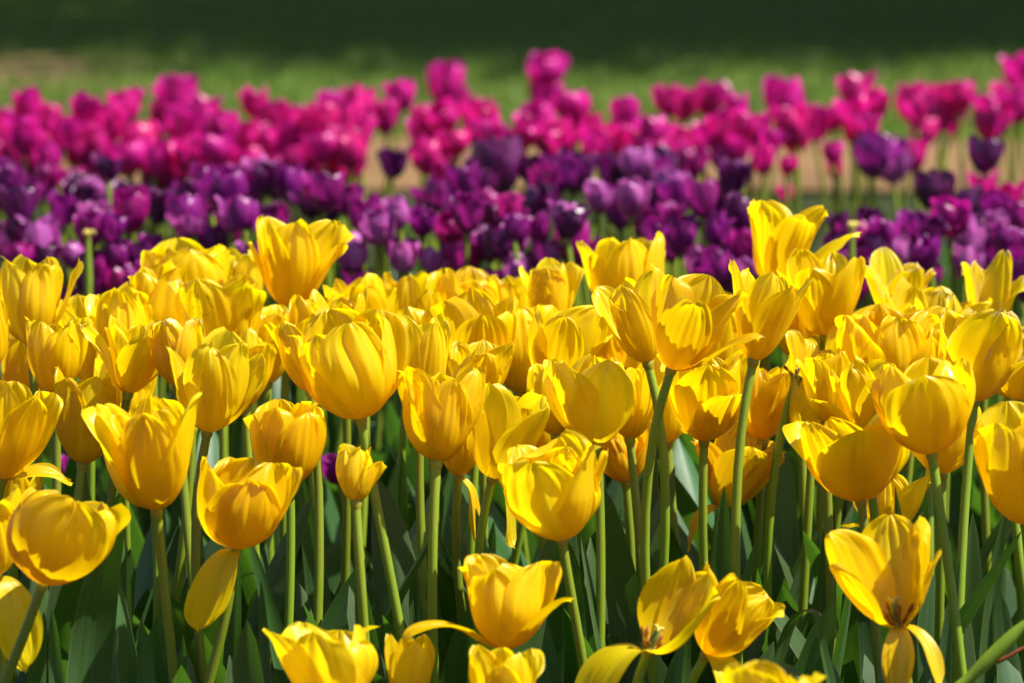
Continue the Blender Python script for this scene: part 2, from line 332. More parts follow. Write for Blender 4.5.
# ------------------------------------------------------------------ petals, flowers, stems, leaves
BN = np.array([0, .12, .30, .55, .80, .91, 1.0])
def petal_grid(rg, phi, b=(8, 38, 70, 88, 96, 104), L=1.0, Wm=.40, r0=.03, rs=1.0, flare=(0, 0), crease=.012, pleat=.010, ruffle=.02, tip=2.4, point=0.0, twist=0.0, roll=0.0, n=34, m=27, cup=1.0, spiral=0.0, lip=0.0, folds=0.0):
    v = np.linspace(0, 1, n); s = np.linspace(-1, 1, m)
    fine = np.linspace(0, 1, 200); b = (*b[:5], (b[4] + b[5]) / 2, b[5] + lip)
    be = np.radians(np.interp(fine, BN, b))
    ker = np.ones(17) / 17; be = np.convolve(np.pad(be, 8, mode='edge'), ker, 'valid')
    dr = np.cos(be) * L / 199; dz = np.sin(be) * L / 199
    rr = np.interp(v, fine, r0 + np.concatenate([[0], np.cumsum(dr[:-1])]) * rs); zz = np.interp(v, fine, np.concatenate([[0], np.cumsum(dz[:-1])]))
    bv = np.interp(v, fine, be)
    w = np.where(v < .5, .26 + .74 * np.sin(np.pi / 2 * np.minimum(v / .5, 1)) ** .85, np.maximum(0, 1 - np.maximum(0, (v - .5) / .505) ** tip) ** .54)
    w = Wm * L * np.maximum(w, .05)
    rho = np.maximum(np.abs(rr) * 1.02, .10) * cup
    droop = max(0, -np.degrees(be[120]) / 60.)
    rho = rho * (1 + .0 * v) + droop * .12
    V_, S_ = np.meshgrid(v, s, indexing='ij')
    al = np.clip(S_ * (w / rho)[:, None], -2.2, 2.2)
    lat = rho[:, None] * np.sin(al); dep = -rho[:, None] * (1 - np.cos(al))           # towards the axis
    up = np.zeros_like(lat)
    vv = V_ ** 2
    fl = np.where(S_ < 0, flare[0], flare[1])
    wf = np.clip(w / (Wm * L) * 1.5 - .15, 0, 1)[:, None]
    dep += spiral * S_ * np.clip(V_ * 2, 0, 1)
    dep += fl * np.abs(S_) ** 3 * vv
    dep += wf * crease * np.exp(-(S_ / .10) ** 2) * np.clip(V_ * 3, 0, 1) * (1 - .4 * V_)
    p1, p2, p3, p4, p5, p6 = rg.uniform(0, 6.28, 6)
    dep += wf * pleat * np.sin(S_ * rg.uniform(6, 9) + p1 + .8 * V_) * np.clip(V_ * 2.2 - .3, 0, 1)
    dep += wf * pleat * .6 * np.sin(S_ * rg.uniform(12, 17) + p2 - 1.3 * V_) * np.clip(V_ * 2 - .5, 0, 1)
    dep += pleat * 1.3 * np.sin(V_ * rg.uniform(5, 8) + p3 + S_ * 2.0) * V_
    if folds:
        for _ in range(3):
            s0, wd, sg = rg.uniform(-.7, .7), rg.uniform(.05, .11), rg.choice((-1, 1))
            g_ = np.abs(S_ - s0 - .12 * (V_ - .6) * sg) / wd
            dep += wf * sg * folds * rg.uniform(.4, 1) * np.maximum(0, 1 - g_) ** 1.3 * np.clip((V_ - rg.uniform(.1, .4)) * 3, 0, 1)
        dep += wf * folds * .35 * np.sin(S_ * 24 + p2) * np.clip(V_ * 2 - .2, 0, 1)
    edge = np.clip((np.maximum(np.abs(S_), V_ ** 2 * 1.02) - .55) / .45, 0, 1) ** 2 * np.clip(V_ * 1.8 - .5, 0, 1)
    ang = np.arctan2(S_, 1.15 - V_)
    dep += wf * ruffle * edge * (np.sin(ang * 6 + p4) + .7 * np.sin(ang * 10 + p5) + .3 * np.sin(ang * 17 + p6))
    up += wf * ruffle * .7 * edge * (np.sin(ang * 7 + p6) + .8 * np.sin(ang * 13 + p1) + .3 * np.sin(ang * 23 + p2))
    up += point * np.exp(-(S_ / .22) ** 2) * np.clip((V_ - .8) / .2, 0, 1) ** 2 * L
    # local frame: along the midrib the offset is perpendicular to its direction
    rad = rr[:, None] + dep * np.sin(bv)[:, None] + up * np.cos(bv)[:, None]
    hgt = zz[:, None] - dep * np.cos(bv)[:, None] + up * np.sin(bv)[:, None]
    if twist:
        t = twist * np.clip(V_ - .25, 0, 1) * 1.33
        c, s_ = np.cos(t), np.sin(t); dd = rad - rr[:, None]
        lat, dd = lat * c - dd * s_, lat * s_ + dd * c; rad = rr[:, None] + dd
    if roll: lat = lat + np.sin(roll) * (V_ ** 1.5) * L * .5
    x = rad * math.cos(phi) - lat * math.sin(phi); y = rad * math.sin(phi) + lat * math.cos(phi)
    U = np.stack([S_ * .5 + .5, V_], -1).reshape(-1, 2)
    return np.stack([x, y, hgt], -1).reshape(-1, 3), grid_faces(n, m), U

STY = {   # end angles of the outer and inner petals, ruffle, layers
    'cup':    dict(o=(92, 96), i=(97, 102), ruffle=.030, jit=9, k=6),
    'bud':    dict(o=(101, 116), i=(101, 114), ruffle=.008, jit=3, k=6),
    'loose':  dict(o=(85, 82), i=(92, 95), ruffle=.030, jit=11, k=6),
    'open':   dict(o=(77, 69), i=(84, 82), ruffle=.030, jit=12, k=6),
    'flare':  dict(o=(63, 42), i=(74, 60), ruffle=.030, jit=15, k=6),
    'ruffle': dict(o=(91, 94), i=(95, 99), ruffle=.036, jit=9, k=9),
    'splay':  dict(o=(40, 15), i=(58, 38), ruffle=.04, jit=18, k=6),
}
def flower_petals(rg, style, phi0, n=34, m=27, skip=0, omit=()):
    """List of (V, F, U) in a frame with the flower's axis on z; the body is about 1 high."""
    st = STY[style]; out = []; hand = 1 if rg.random() < .5 else -1
    for k in range(st['k']):
        layer = k % 2 if st['k'] == 6 else (0 if k < 4 else 1 if k < 7 else 2)
        if st['k'] == 6: phi = phi0 + k * 60 + rg.normal() * 5
        else: phi = phi0 + (k * 90 if k < 4 else 45 + (k - 4) * 120 if k < 7 else 90 + (k - 7) * 160) + rg.normal() * 8
        if (skip and k >= st['k'] - skip) or k in omit: continue
        e = st['o'] if layer == 0 else st['i']; j = rg.normal() * st['jit']
        tip_curl = rg.normal() * st['jit'] * 1.1
        b = (14 + rg.normal() * 3, 44 + rg.normal() * 4, 67 + rg.normal() * 3, (82 if layer == 0 else 86) + .3 * j - (8 if style in ('open', 'flare') else 26 if style == 'splay' else 0), e[0] + j * .7, e[1] + j + tip_curl)
        out.append(petal_grid(rg, R(phi), b=b, L=(1.0 + rg.normal() * .06) * (1.0 if layer == 0 else 1.03 if layer == 1 else .95), Wm=(.315 if layer < 2 else .26) + rg.normal() * .03, spiral=hand * abs(rg.normal(.030, .016)), lip=rg.choice((-1, 1)) * rg.uniform(4, 40), folds=rg.uniform(.012, .028),
                              r0=.035, rs=(1.0, .88, .55)[layer], flare=tuple(rg.normal(.012, .05, 2)), crease=rg.uniform(-.004, .024), pleat=rg.uniform(.007, .017),
                              ruffle=st['ruffle'] * rg.uniform(.6, 1.4), tip=rg.uniform(1.7, 2.7), point=rg.uniform(-.03, .025), twist=rg.normal() * .10, roll=rg.normal() * .12, n=n, m=m))
    return out

def leaf_mesh(rg, L, Wd, az, lean0, lean1, fold=.35, twist=0.0, n=22, m=9, base=(0, 0, 0)):
    t = np.linspace(0, 1, n); s = np.linspace(-1, 1, m)
    le = lean0 + (lean1 - lean0) * t ** 1.9                           # lean from upright
    az_t = az + twist * .35 * t
    P = np.stack([np.sin(le) * np.cos(az_t), np.sin(le) * np.sin(az_t), np.cos(le)], 1) * (L / (n - 1))
    P = np.asarray(base) + np.concatenate([[[0, 0, 0]], np.cumsum(P[:-1], 0)])
    return leaf_strip(rg, P, Wd, fold, twist, np.stack([-np.sin(az_t), np.cos(az_t), np.zeros(n)], 1), m)
def leaf_strip(rg, P, Wd, fold, twist, side, m=9, wshape=None):
    n = len(P); t = np.linspace(0, 1, n); s = np.linspace(-1, 1, m)
    T = np.gradient(P, axis=0); T /= np.linalg.norm(T, axis=1)[:, None]
    side = side - T * (side * T).sum(1)[:, None]; side /= np.linalg.norm(side, axis=1)[:, None]
    nor = np.cross(side, T)
    a = twist * t[:, None]; side, nor = side * np.cos(a) + nor * np.sin(a), nor * np.cos(a) - side * np.sin(a)
    w = Wd * .5 * np.clip((.42 + .58 * np.sin(np.pi * .5 * np.minimum(t / .45, 1))) * np.sqrt(np.maximum(0, 1 - np.maximum(0, (t - .38) / .62) ** 1.9)), .015, 1) if wshape is None else wshape
    p1, p2 = rg.uniform(0, 6.28, 2)
    f = fold * (1 - .55 * t)
    A = np.abs(s)[None, :] ** 1.15
    wav = .10 * np.sin(t * 9 + p1)[:, None] * s[None, :] ** 2 + .07 * np.sin(t * 14 + p2)[:, None] * s[None, :] ** 3
    V = P[:, None, :] + (s[None, :, None] * w[:, None, None]) * side[:, None, :] * np.cos(f)[:, None, None] \
        + (w[:, None] * (A * np.sin(f)[:, None] + wav))[..., None] * nor[:, None, :]
    U = np.stack(np.broadcast_arrays(s[None, :] * .5 + .5, t[:, None]), -1)
    return V.reshape(-1, 3), grid_faces(n, m), U.reshape(-1, 2)

def stem_mesh(base, axis, r, lean=(0, 0, 0), n=18):
    """From the empty's origin (in the soil) to the flower base, arriving along the flower's axis."""
    b = np.array(base); H = np.linalg.norm(b); a = np.array(axis)
    P = bez((0, 0, -.01), np.array([lean[0], lean[1], .42 * H]), b - a * .26 * H, b, n)
    return tube(P, np.linspace(r * 1.15, r * .92, n), 9)

YG = 'yellow tulips in the front bed'
YELLOW = []           # (empty, root pixel column, depth)
def yellow_tulip(label, x0, x1, yt, bx, by, d, style='cup', sx=None, phi=None, extra=(), tilt=None, seed=0, leaves=None, mats=None, skip=0, pistil=False, sr=.0033, omit=()):
    rg = np.random.default_rng(1000 + seed)
    cx = (x0 + x1) / 2; h_px = by - yt; w_px = x1 - x0
    rollang = max(-.55, min(.55, math.atan2(cx - bx, h_px * .62)))
    B = at(bx, by, d)
    gp = ground_py(d)
    if sx is None: sx = bx + rg.normal() * 10 - math.tan(rollang) * 25
    k = (gp - by) / max(60, 683 - by) if by < 640 else 1.0
    root_px = bx + max(-150, min(150, (sx - bx) * k))
    G = at(root_px, gp, d); G.z = 0
    G.y += rg.normal() * .03
    t = thing('yellow_tulip', label, 'tulip', G, YG)
    tl = R(tilt) if tilt is not None else rg.normal() * .08 - .05
    Q = Euler((tl, rollang, 0), 'XYZ').to_matrix()
    axis = Q @ Vector((0, 0, 1))
    rel = B - G
    so_ = obj('stem', mesh_from('stem', *stem_mesh(rel, axis, sr, (rg.normal() * .012, rg.normal() * .012, 0))), t, M_STEM)
    # flower: the receptacle carries the petals
    b = Build(); b.add(*tube([(0, 0, -.004), (0, 0, -.001), (0, 0, .002), (0, 0, .004)], [.0030, .0040, .0040, .002], 10))
    fl = obj('flower', b.mesh('flower'), t, M_STEMBASE, rel); fl.rotation_euler = Q.to_euler()
    if phi is None: phi = rg.uniform(0, 120)
    P = flower_petals(rg, style, phi, skip=skip, omit=omit)
    allv = np.concatenate([p[0] for p in P])
    sc = d / FPX * 1.0
    wr = max(np.abs(np.percentile(allv[:, 0], 1)) + np.percentile(allv[:, 0], 99), .3)
    s_r = w_px * sc / wr; s_z = h_px * sc / np.percentile(allv[:, 2], 99.6)
    K = np.array([s_r, s_r, s_z])
    mats = mats or {}
    dm = mats.get('all', M_YELLOW)
    tone = float(np.clip(rg.normal(.5, .27), 0, 1))
    for i, (V, F, U) in enumerate(P):
        o = obj('petal', mesh_from('petal', V * K + (0, 0, .001), F, U), fl, mats.get(i, dm)); o['tone'] = min(1.0, max(0.0, tone + float(rg.normal()) * .08))
    for e in extra:
        kind, ph, Lp, Wp = e[:4]; mt = e[4] if len(e) > 4 and e[4] else dm; swing = e[5] if len(e) > 5 else rg.normal() * .2
        Lm = Lp * sc
        shape = {'droop': (-5, -50, -76, -84, -88, -80), 'hang': (20, -15, -40, -62, -70, -60), 'flap': (5, 36, 58, 55, 40, 22), 'side': (0, 5, 12, 10, -8, -20),
                 'up': (5, 40, 70, 78, 82, 70), 'arch': (0, 25, 35, 10, -20, -40), 'lean': (5, 35, 60, 66, 64, 58)}[kind]
        V, F, U = petal_grid(rg, R(ph), b=shape, L=1.0, Wm=Wp / Lp * .5, r0=.03, flare=tuple(rg.normal(0, .03, 2)), crease=.012, pleat=.012, ruffle=.022, tip=2.2, point=.04,
                             twist=rg.normal() * (.12 if kind in ('droop', 'hang') else .3), roll=swing, cup=1.3, folds=.016, lip=rg.normal() * 25)
        # hanging pieces keep to the world's vertical, not the flower's tilt
        o = obj('petal', mesh_from('petal', V * Lm + (0, 0, .0005), F, U), fl, mt); o['tone'] = tone
        if kind in ('droop', 'hang'): o.rotation_euler = Q.inverted().to_euler()
    if pistil: add_pistil(fl, rg, .020 * h_px * d / FPX / .068)
    nl = rg.integers(3, 5) if leaves is None else leaves
    a0 = rg.uniform(0, 6.28)
    for j in range(nl):
        L = rg.uniform(.27, .41); L = min(L, .85 - 828 * d / FPX) if d < 2.45 else L; az = a0 + j * 2.3 + rg.normal() * .3
        V, F, U = leaf_mesh(rg, L, rg.uniform(.034, .058), az, R(rg.uniform(3, 13)), R(rg.uniform(12, 48)), rg.uniform(.2, .7), rg.normal() * .55, base=(math.cos(az) * .006, math.sin(az) * .006, -.005))
        obj('leaf', mesh_from('leaf', V, F, U), t, M_LEAF)
    YELLOW.append((t, root_px, d, G))
    return t
def add_pistil(fl, rg, H):
    b = Build(); b.add(*tube([(0, 0, .0), (0, 0, H * .5), (0, 0, H * .85), (0, 0, H * .9)], [.0024, .0027, .0022, .001], 9))
    p = obj('pistil', b.mesh('pistil'), fl, M_PISTIL)
    b = Build()
    for k in range(3):
        a = k * 2.09 + .4; b.add(*tube(bez((0, 0, H * .86), (0, 0, H), (math.cos(a) * .003, math.sin(a) * .003, H * 1.06), (math.cos(a) * .0045, math.sin(a) * .0045, H * .93), 7), [.0010, .0011, .0012, .0012, .0011, .0008, .0004], 7))
    obj('stigma', b.mesh('stigma'), fl, M_STIGMA)
    for k in range(6):
        a = k * 1.047 + rg.normal() * .15; c, s = math.cos(a), math.sin(a); q = H * rg.uniform(.55, .85); o = rg.uniform(.006, .013)
        b = Build(); b.add(*tube(bez((c * .003, s * .003, 0), (c * .005, s * .005, q * .4), (c * o * .8, s * o * .8, q * .7), (c * o, s * o, q), 8), [.0009, .0009, .0008, .0007, .0007, .0013, .0013, .0006], 6))
        obj('stamen', b.mesh('stamen'), fl, M_STAMEN)

sp, dry, aged = M_SPOTTED, M_DRY, M_AGED
_n = [0]
def Y(label, x0, x1, yt, bx, by, d, style='cup', **k):
    _n[0] += 1
    if d >= 2.74 and yt > 264:            # the heads deep in the mass stand at uneven heights
        q = random.Random(_n[0] * 31); dy = q.uniform(-13, 6); yt += dy - 3; by += dy + 4; x0 -= 3; x1 += 3
    return yellow_tulip(label, x0, x1, yt, bx, by, d, style, seed=_n[0] if 'seed' not in k else k.pop('seed'), **k)

# --- front row
Y('yellow tulip cup lowest on the left edge, stem bending outward, before a hanging petal', 12, 114, 485, 42, 585, 2.30, 'cup', sx=8, phi=-80, leaves=2)
Y('yellow tulip cut by the left edge with a long broad petal hanging down', -46, 22, 486, -6, 578, 2.36, 'cup', extra=(('droop', -52, 104, 60, None, .35),), leaves=2)
Y('large yellow tulip with ruffled many-petalled top beside the left edge group', 101, 202, 394, 157, 511, 2.40, 'ruffle', sx=166, phi=-100, seed=207)
Y('yellow tulip cup with one fallen petal hanging along the left of its stem', 194, 290, 456, 236, 550, 2.40, 'cup', sx=209, phi=-95, extra=(('droop', -118, 90, 52, None, -.75),), leaves=2)
Y('short frilly yellow tulip with several crumpled inner petals standing alone in a dark gap', 252, 325, 402, 290, 486, 2.60, 'ruffle', sx=288, phi=-60)
Y('small twisted yellow bud with a hollow folded petal, on a stem between leaves', 336, 372, 443, 356, 503, 2.41, 'bud', sx=360, phi=-130, mats={0: sp, 1: sp}, extra=(('lean', -20, 50, 34, sp),), leaves=2)
Y('low yellow tulip with one petal stretched out left and one flap bent right', 462, 556, 558, 505, 650, 2.30, 'loose', phi=-100, extra=(('arch', -158, 118, 42), ('flap', -22, 92, 44), ('up', 150, 104, 40)), leaves=2)
Y('yellow tulip of two open petals facing sideways, pistil showing, broad petal below', 640, 706, 556, 648, 652, 2.30, 'loose', phi=-25, skip=3, pistil=True, extra=(('hang', -150, 104, 72),), leaves=2)
Y('yellow tulip tipped over to the right with a petal fallen beneath it', 696, 782, 568, 706, 655, 2.34, 'loose', sx=698, phi=-70, extra=(('hang', -50, 70, 40), ('lean', 50, 90, 36)), leaves=2)
Y('shedding yellow tulip with pistil and stamens bare and two petals hanging down', 835, 938, 524, 898, 627, 2.30, 'open', sx=905, phi=90, omit=(2, 3, 4), pistil=True, extra=(('droop', -92, 70, 34, aged), ('hang', -32, 84, 28), ('lean', 196, 104, 46), ('lean', -8, 92, 38)), tilt=6, leaves=2, seed=410)
Y('yellow tulip low on the bottom edge with open frilly petals beside large leaf', 277, 386, 624, 330, 712, 2.24, 'open', phi=-40, leaves=1)
Y('narrow yellow tulip on the bottom edge under the long stretched petal', 386, 432, 633, 408, 716, 2.30, 'cup', phi=-80, skip=1, leaves=1)
Y('yellow tulip top on the bottom edge under the one with stretched petals', 468, 536, 646, 503, 725, 2.22, 'loose', phi=-90, leaves=1)
Y('blurred yellow tulip top nearest the viewer on the bottom edge', 728, 816, 663, 770, 740, 2.08, 'ruffle', phi=-50, leaves=0)

# --- the tall standing ones in the middle of the bed
Y('large smooth yellow tulip with glossy closed front petals and a dark gap under it', 298, 401, 310, 361, 420, 2.45, 'cup', sx=398, phi=-60, extra=(('lean', 165, 104, 46),), seed=91)
Y('yellow tulip cup leaning right with glossy tips, left petals hanging open', 186, 257, 332, 207, 433, 2.50, 'cup', sx=214, phi=-85, extra=(('lean', 170, 96, 48),))
Y('upright yellow tulip with brown freckles on its left petal over the centre leaves', 403, 481, 368, 437, 463, 2.45, 'ruffle', sx=446, phi=-75, mats={0: sp, 3: sp})
Y('wide yellow tulip cup with one thin petal reaching up to the right', 505, 600, 442, 562, 541, 2.40, 'loose', sx=574, phi=-90, extra=(('lean', 0, 104, 28), ('lean', 172, 92, 34)))
Y('yellow tulip with a squarish shadow on its front petal above centre', 552, 634, 356, 597, 447, 2.50, 'cup', sx=600, phi=-88, extra=(('lean', 168, 90, 34),))
Y('tall yellow tulip opened left of its close neighbour, sharing a crossed stem pair', 597, 668, 276, 648, 364, 2.60, 'open', sx=646, phi=-100)
Y('tall open yellow tulip with a thin spotted petal flared far to the right', 648, 736, 271, 671, 370, 2.45, 'open', sx=690, phi=-95, extra=(('flap', -12, 102, 26, sp),))
Y('tall open yellow tulip on a straight bare stem right of the spotted petal', 727, 806, 268, 753, 362, 2.50, 'open', sx=746, phi=-60)
Y('yellow tulip with a broad petal flopped down across its front', 660, 752, 352, 704, 442, 2.62, 'open', sx=708, phi=-90, extra=(('flap', -60, 86, 56),))
Y('large yellow tulip cup with a dark throat of stems below, front of the right group', 875, 972, 361, 932, 455, 2.40, 'cup', sx=938, phi=-95, extra=(('lean', 178, 92, 40),))
Y('yellow tulip with white dried rims and one petal swept right over a bare stem', 940, 1020, 308, 974, 402, 2.55, 'loose', sx=962, phi=-80, mats={'all': dry}, extra=(('flap', -15, 90, 44),))
Y('broad smooth yellow tulip cup above the shedding one on the right', 798, 908, 411, 861, 502, 2.45, 'loose', sx=866, phi=-90)
Y('yellow tulip cup cut by the right edge, lowest of the standing ones there', 976, 1062, 407, 1026, 525, 2.40, 'cup', sx=1034, phi=-85)

# --- left mass
Y('yellow tulip with one thin petal standing apart on the right, far left', -6, 60, 258, 31, 345, 2.85, 'loose', phi=-75, extra=(('lean', 0, 100, 26),))
Y('yellow tulip sliver cut by the left edge above the frilly one', -44, 10, 294, -12, 374, 2.60, 'cup')
Y('plain yellow tulip cup between the left edge group and the dark stems', 26, 86, 318, 56, 395, 2.70, 'cup', sx=52, phi=-80)
Y('open yellow tulip with a white-tipped petal stretched left in the left mass', 104, 176, 314, 128, 394, 2.62, 'open', phi=-85, mats={1: dry}, extra=(('flap', 180, 84, 40, dry),))
Y('yellow tulip with rounded tall petals left of the stained one', 93, 150, 284, 122, 362, 2.82, 'loose', phi=-95)
Y('crowded many-petalled yellow tulip highest in the left mass', 145, 232, 244, 188, 330, 3.00, 'ruffle', phi=-65)
Y('yellow tulip half hidden behind the crowded one, under the tall open one', 218, 262, 250, 244, 325, 3.08, 'cup', phi=-40)
Y('yellow tulip with brown-stained shrivelled streaks on its petals', 180, 258, 279, 221, 362, 2.84, 'loose', phi=-60, mats={0: sp, 5: sp, 4: dry}, extra=(('lean', -60, 76, 26, sp),))
Y('tall open yellow tulip standing clear above the left mass against purple', 252, 336, 218, 289, 308, 2.95, 'open', phi=-90, sx=286, extra=(('lean', 178, 78, 26), ('lean', -10, 88, 40)))
Y('small yellow tulip with a dried brown folded tip between two larger ones', 250, 292, 304, 268, 377, 2.88, 'cup', phi=-70, mats={0: sp, 2: dry})
Y('yellow tulip behind the glossy closed one, its round side showing to the left', 274, 336, 316, 311, 393, 2.64, 'loose', phi=-120)
Y('yellow tulip in shade under its neighbour, left of the big ruffled one', 56, 122, 371, 82, 465, 2.62, 'cup', sx=70, phi=-70, extra=(('lean', 60, 84, 44),))
Y('leaning yellow tulip on the left edge with a petal curled over to the right', -18, 56, 376, 2, 480, 2.50, 'loose', phi=-80, extra=(('arch', 10, 72, 30),))
Y('low frilly yellow tulip peeping over the lowest cup on the left', -4, 42, 468, 16, 530, 2.62, 'ruffle')
Y('crumpled yellow tulip with bright ragged white-rimmed petals in the left mass', 150, 204, 320, 178, 388, 2.60, 'ruffle', mats={'all': dry}, phi=-50)
Y('yellow tulip buried between the ruffled one and the leaning glossy one', 168, 218, 360, 192, 428, 2.60, 'open', phi=-90)
Y('yellow tulip behind the ruffled one with only its round base in view', 118, 170, 400, 150, 470, 2.66, 'cup')

# --- middle mass
Y('yellow tulip with upright rounded petals behind the glossy closed one', 330, 392, 276, 364, 356, 2.95, 'loose', phi=-100)
Y('yellow tulip with a green-tipped petal at the back of the middle', 384, 438, 268, 408, 350, 3.04, 'cup', phi=-55)
Y('low yellow tulip wedged in front of the rounded-petal one in the middle', 318, 368, 297, 345, 372, 2.78, 'open', phi=-30)
Y('narrow closed yellow tulip just right of the glossy closed one', 398, 448, 312, 420, 424, 2.64, 'cup', phi=-80, extra=(('lean', 20, 92, 40),))
Y('yellow tulip at the back left of the middle with a short frilled top', 444, 496, 280, 472, 352, 3.04, 'ruffle', phi=-90)
Y('yellow tulip at the back of the middle beside a pointed petal', 488, 530, 279, 508, 352, 3.06, 'cup', phi=-20)
Y('yellow tulip in deep shade with a tall flat front petal in the middle', 446, 516, 296, 482, 392, 2.80, 'open', phi=-85)
Y('yellow tulip showing one wide square-topped petal with a brown blotch at its foot', 454, 514, 341, 480, 402, 2.68, 'open', phi=-92, mats={0: sp})
Y('folded yellow tulip with greenish ribbed petals right of the freckled one', 472, 546, 382, 492, 479, 2.58, 'loose', phi=-60, sx=500, extra=(('droop', -20, 76, 26),))
Y('yellow tulip behind the freckled one, wilted petals dangling from it', 440, 486, 402, 458, 478, 2.66, 'cup', sx=464, extra=(('droop', -30, 74, 20, aged),))
Y('yellow tulip with a tall shaded front petal right of the middle', 524, 602, 302, 552, 380, 2.74, 'open', phi=-110, sx=516)
Y('yellow tulip with a single orange pointed petal standing up at the back', 524, 574, 273, 552, 346, 2.96, 'loose', phi=-90, mats={0: aged})
Y('frilly yellow tulip standing high behind the crossed stem pair', 588, 673, 233, 630, 328, 3.00, 'loose', phi=-75)
Y('yellow tulip half behind the squarish-shadowed one on its left', 526, 578, 358, 556, 436, 2.62, 'cup', phi=-130)
Y('orange yellow tulip under the squarish-shadowed one, mostly hidden', 594, 650, 424, 626, 484, 2.70, 'cup', mats={'all': aged})
Y('yellow tulip with a spotted petal sticking out right behind bare stems', 598, 652, 362, 630, 440, 2.66, 'loose', mats={1: sp}, extra=(('lean', -5, 78, 34, sp),))
Y('wilted orange yellow tulip hanging wide open between bare stems, petals ragged', 690, 780, 428, 723, 505, 2.74, 'splay', phi=-85, mats={'all': aged}, pistil=True, extra=(('hang', 195, 60, 38, aged), ('lean', 8, 86, 36, aged)))
Y('yellow tulip in shade behind the straight bare stem', 736, 790, 372, 762, 450, 2.76, 'cup', phi=-60)
Y('yellow tulip low behind the flopped-petal one, left side', 640, 690, 352, 668, 440, 2.80, 'cup', phi=-60)

# --- right mass
Y('ragged wide-open yellow tulip standing highest of all on the right', 745, 820, 201, 774, 287, 2.95, 'flare', phi=-80, extra=(('flap', 3, 100, 34), ('up', 165, 92, 34)), sx=780)
Y('yellow tulip with a smooth rounded side petal under the ragged highest one', 780, 866, 252, 824, 336, 2.86, 'open', phi=-40)
Y('spent yellow tulip with its pistil bare on two flat petals', 780, 832, 338, 797, 378, 2.72, 'splay', phi=-30, pistil=True, skip=2)
Y('yellow tulip of tall separate pale-rimmed petals at the back right', 862, 932, 250, 894, 340, 2.95, 'flare', phi=-60, mats={'all': dry}, skip=1)
Y('yellow tulip of two upright slender petals with gaps at the far right back', 960, 1020, 250, 986, 352, 2.96, 'flare', phi=-10, mats={'all': dry}, skip=2)
Y('deep orange-throated frilly yellow tulip in the middle of the right mass', 842, 928, 312, 884, 396, 2.74, 'ruffle', phi=-70)
Y('yellow tulip with a broken pale edge between the frilly one and the dried-rim one', 893, 954, 290, 918, 376, 2.84, 'loose', phi=-50, mats={1: dry, 2: dry})
Y('yellow tulip behind the broad smooth cup, one petal flared to the left', 830, 892, 362, 866, 438, 2.58, 'open', phi=-70, extra=(('flap', 185, 70, 34),))
Y('yellow tulip half hidden behind the dark-throated cup, its base showing beneath', 904, 980, 392, 942, 475, 2.60, 'cup', phi=-110)
Y('low yellow tulip hanging in the leaves under the broad smooth cup', 852, 928, 464, 884, 534, 2.66, 'loose', phi=-90, extra=(('side', 185, 44, 30),))
Y('yellow tulip on the right edge behind the swept-petal one', 994, 1050, 328, 1016, 402, 2.64, 'cup')
Y('yellow tulip low in the right mass between the flared petals', 800, 850, 352, 826, 424, 2.62, 'open', phi=-60)
Y('yellow tulip under the upright slender petals on the right edge', 984, 1036, 318, 1010, 392, 2.78, 'loose')

# --- flowers further back in the mass, seen in the gaps
Y('shaded yellow tulip in the gap left of the plain cup, behind the left edge group', 2, 46, 330, 22, 402, 2.92, 'loose', phi=-90)
Y('shaded yellow tulip behind the plain cup and the white-tipped one', 66, 122, 300, 92, 380, 2.90, 'open', phi=-70)
Y('yellow tulip showing between the crowded one and the rounded tall petals', 130, 180, 276, 154, 356, 2.92, 'loose', phi=-60)
Y('yellow tulip deep behind the stained one, right of the ragged white-rimmed one', 196, 252, 316, 224, 400, 2.94, 'cup', phi=-90)
Y('yellow tulip between the glossy closed one and the clear tall one behind it', 288, 340, 296, 312, 372, 2.84, 'ruffle', phi=-40)
Y('yellow tulip behind the narrow closed one in the middle', 398, 456, 304, 430, 392, 2.86, 'open', phi=-70)
Y('yellow tulip in the tight middle, behind the wide square-topped petal', 436, 496, 318, 462, 402, 2.88, 'loose', phi=-50)
Y('yellow tulip in the tight middle, between the square-topped petal and the tall shaded one', 496, 548, 322, 520, 404, 2.88, 'ruffle', phi=-100)
Y('yellow tulip filling the gap over the squarish-shadowed one', 570, 624, 316, 598, 396, 2.84, 'loose', phi=-70)
Y('yellow tulip behind the crossed stem pair, under the high frilly one', 614, 684, 300, 650, 388, 2.92, 'open', phi=-95)
Y('yellow tulip between the spotted flared petal and the straight stem one, further back', 690, 748, 296, 720, 380, 2.92, 'loose', phi=-85)
Y('yellow tulip behind the straight stem one, its rim touching the rounded side petal', 770, 826, 292, 800, 372, 2.92, 'ruffle', phi=-95)
Y('yellow tulip deep between the spent one and the orange-throated one', 818, 874, 330, 846, 412, 2.86, 'loose', phi=-80)
Y('yellow tulip over the dark-throated cup, below the broken pale edge', 900, 962, 334, 930, 412, 2.80, 'open', phi=-75)
Y('yellow tulip between tall separate petals and the slender upright ones', 920, 984, 286, 950, 366, 2.94, 'loose', phi=-60)
Y('yellow tulip behind the broad smooth cup, touching the flared petal', 786, 842, 372, 812, 448, 2.72, 'cup', phi=-60)
Y('yellow tulip in the gap right of the folded greenish one', 520, 566, 396, 540, 464, 2.72, 'loose', phi=-110)
Y('yellow tulip behind the shaded one and the big ruffled one on the left', 98, 150, 352, 122, 432, 2.78, 'loose', phi=-90)
Y('yellow tulip behind the leaning cup, left of the frilly low one', 222, 268, 330, 246, 404, 2.76, 'cup', phi=-45)
Y('shaded yellow tulip behind the flopped-petal one, right of the bare stem', 696, 742, 366, 722, 446, 2.84, 'loose', phi=-95)

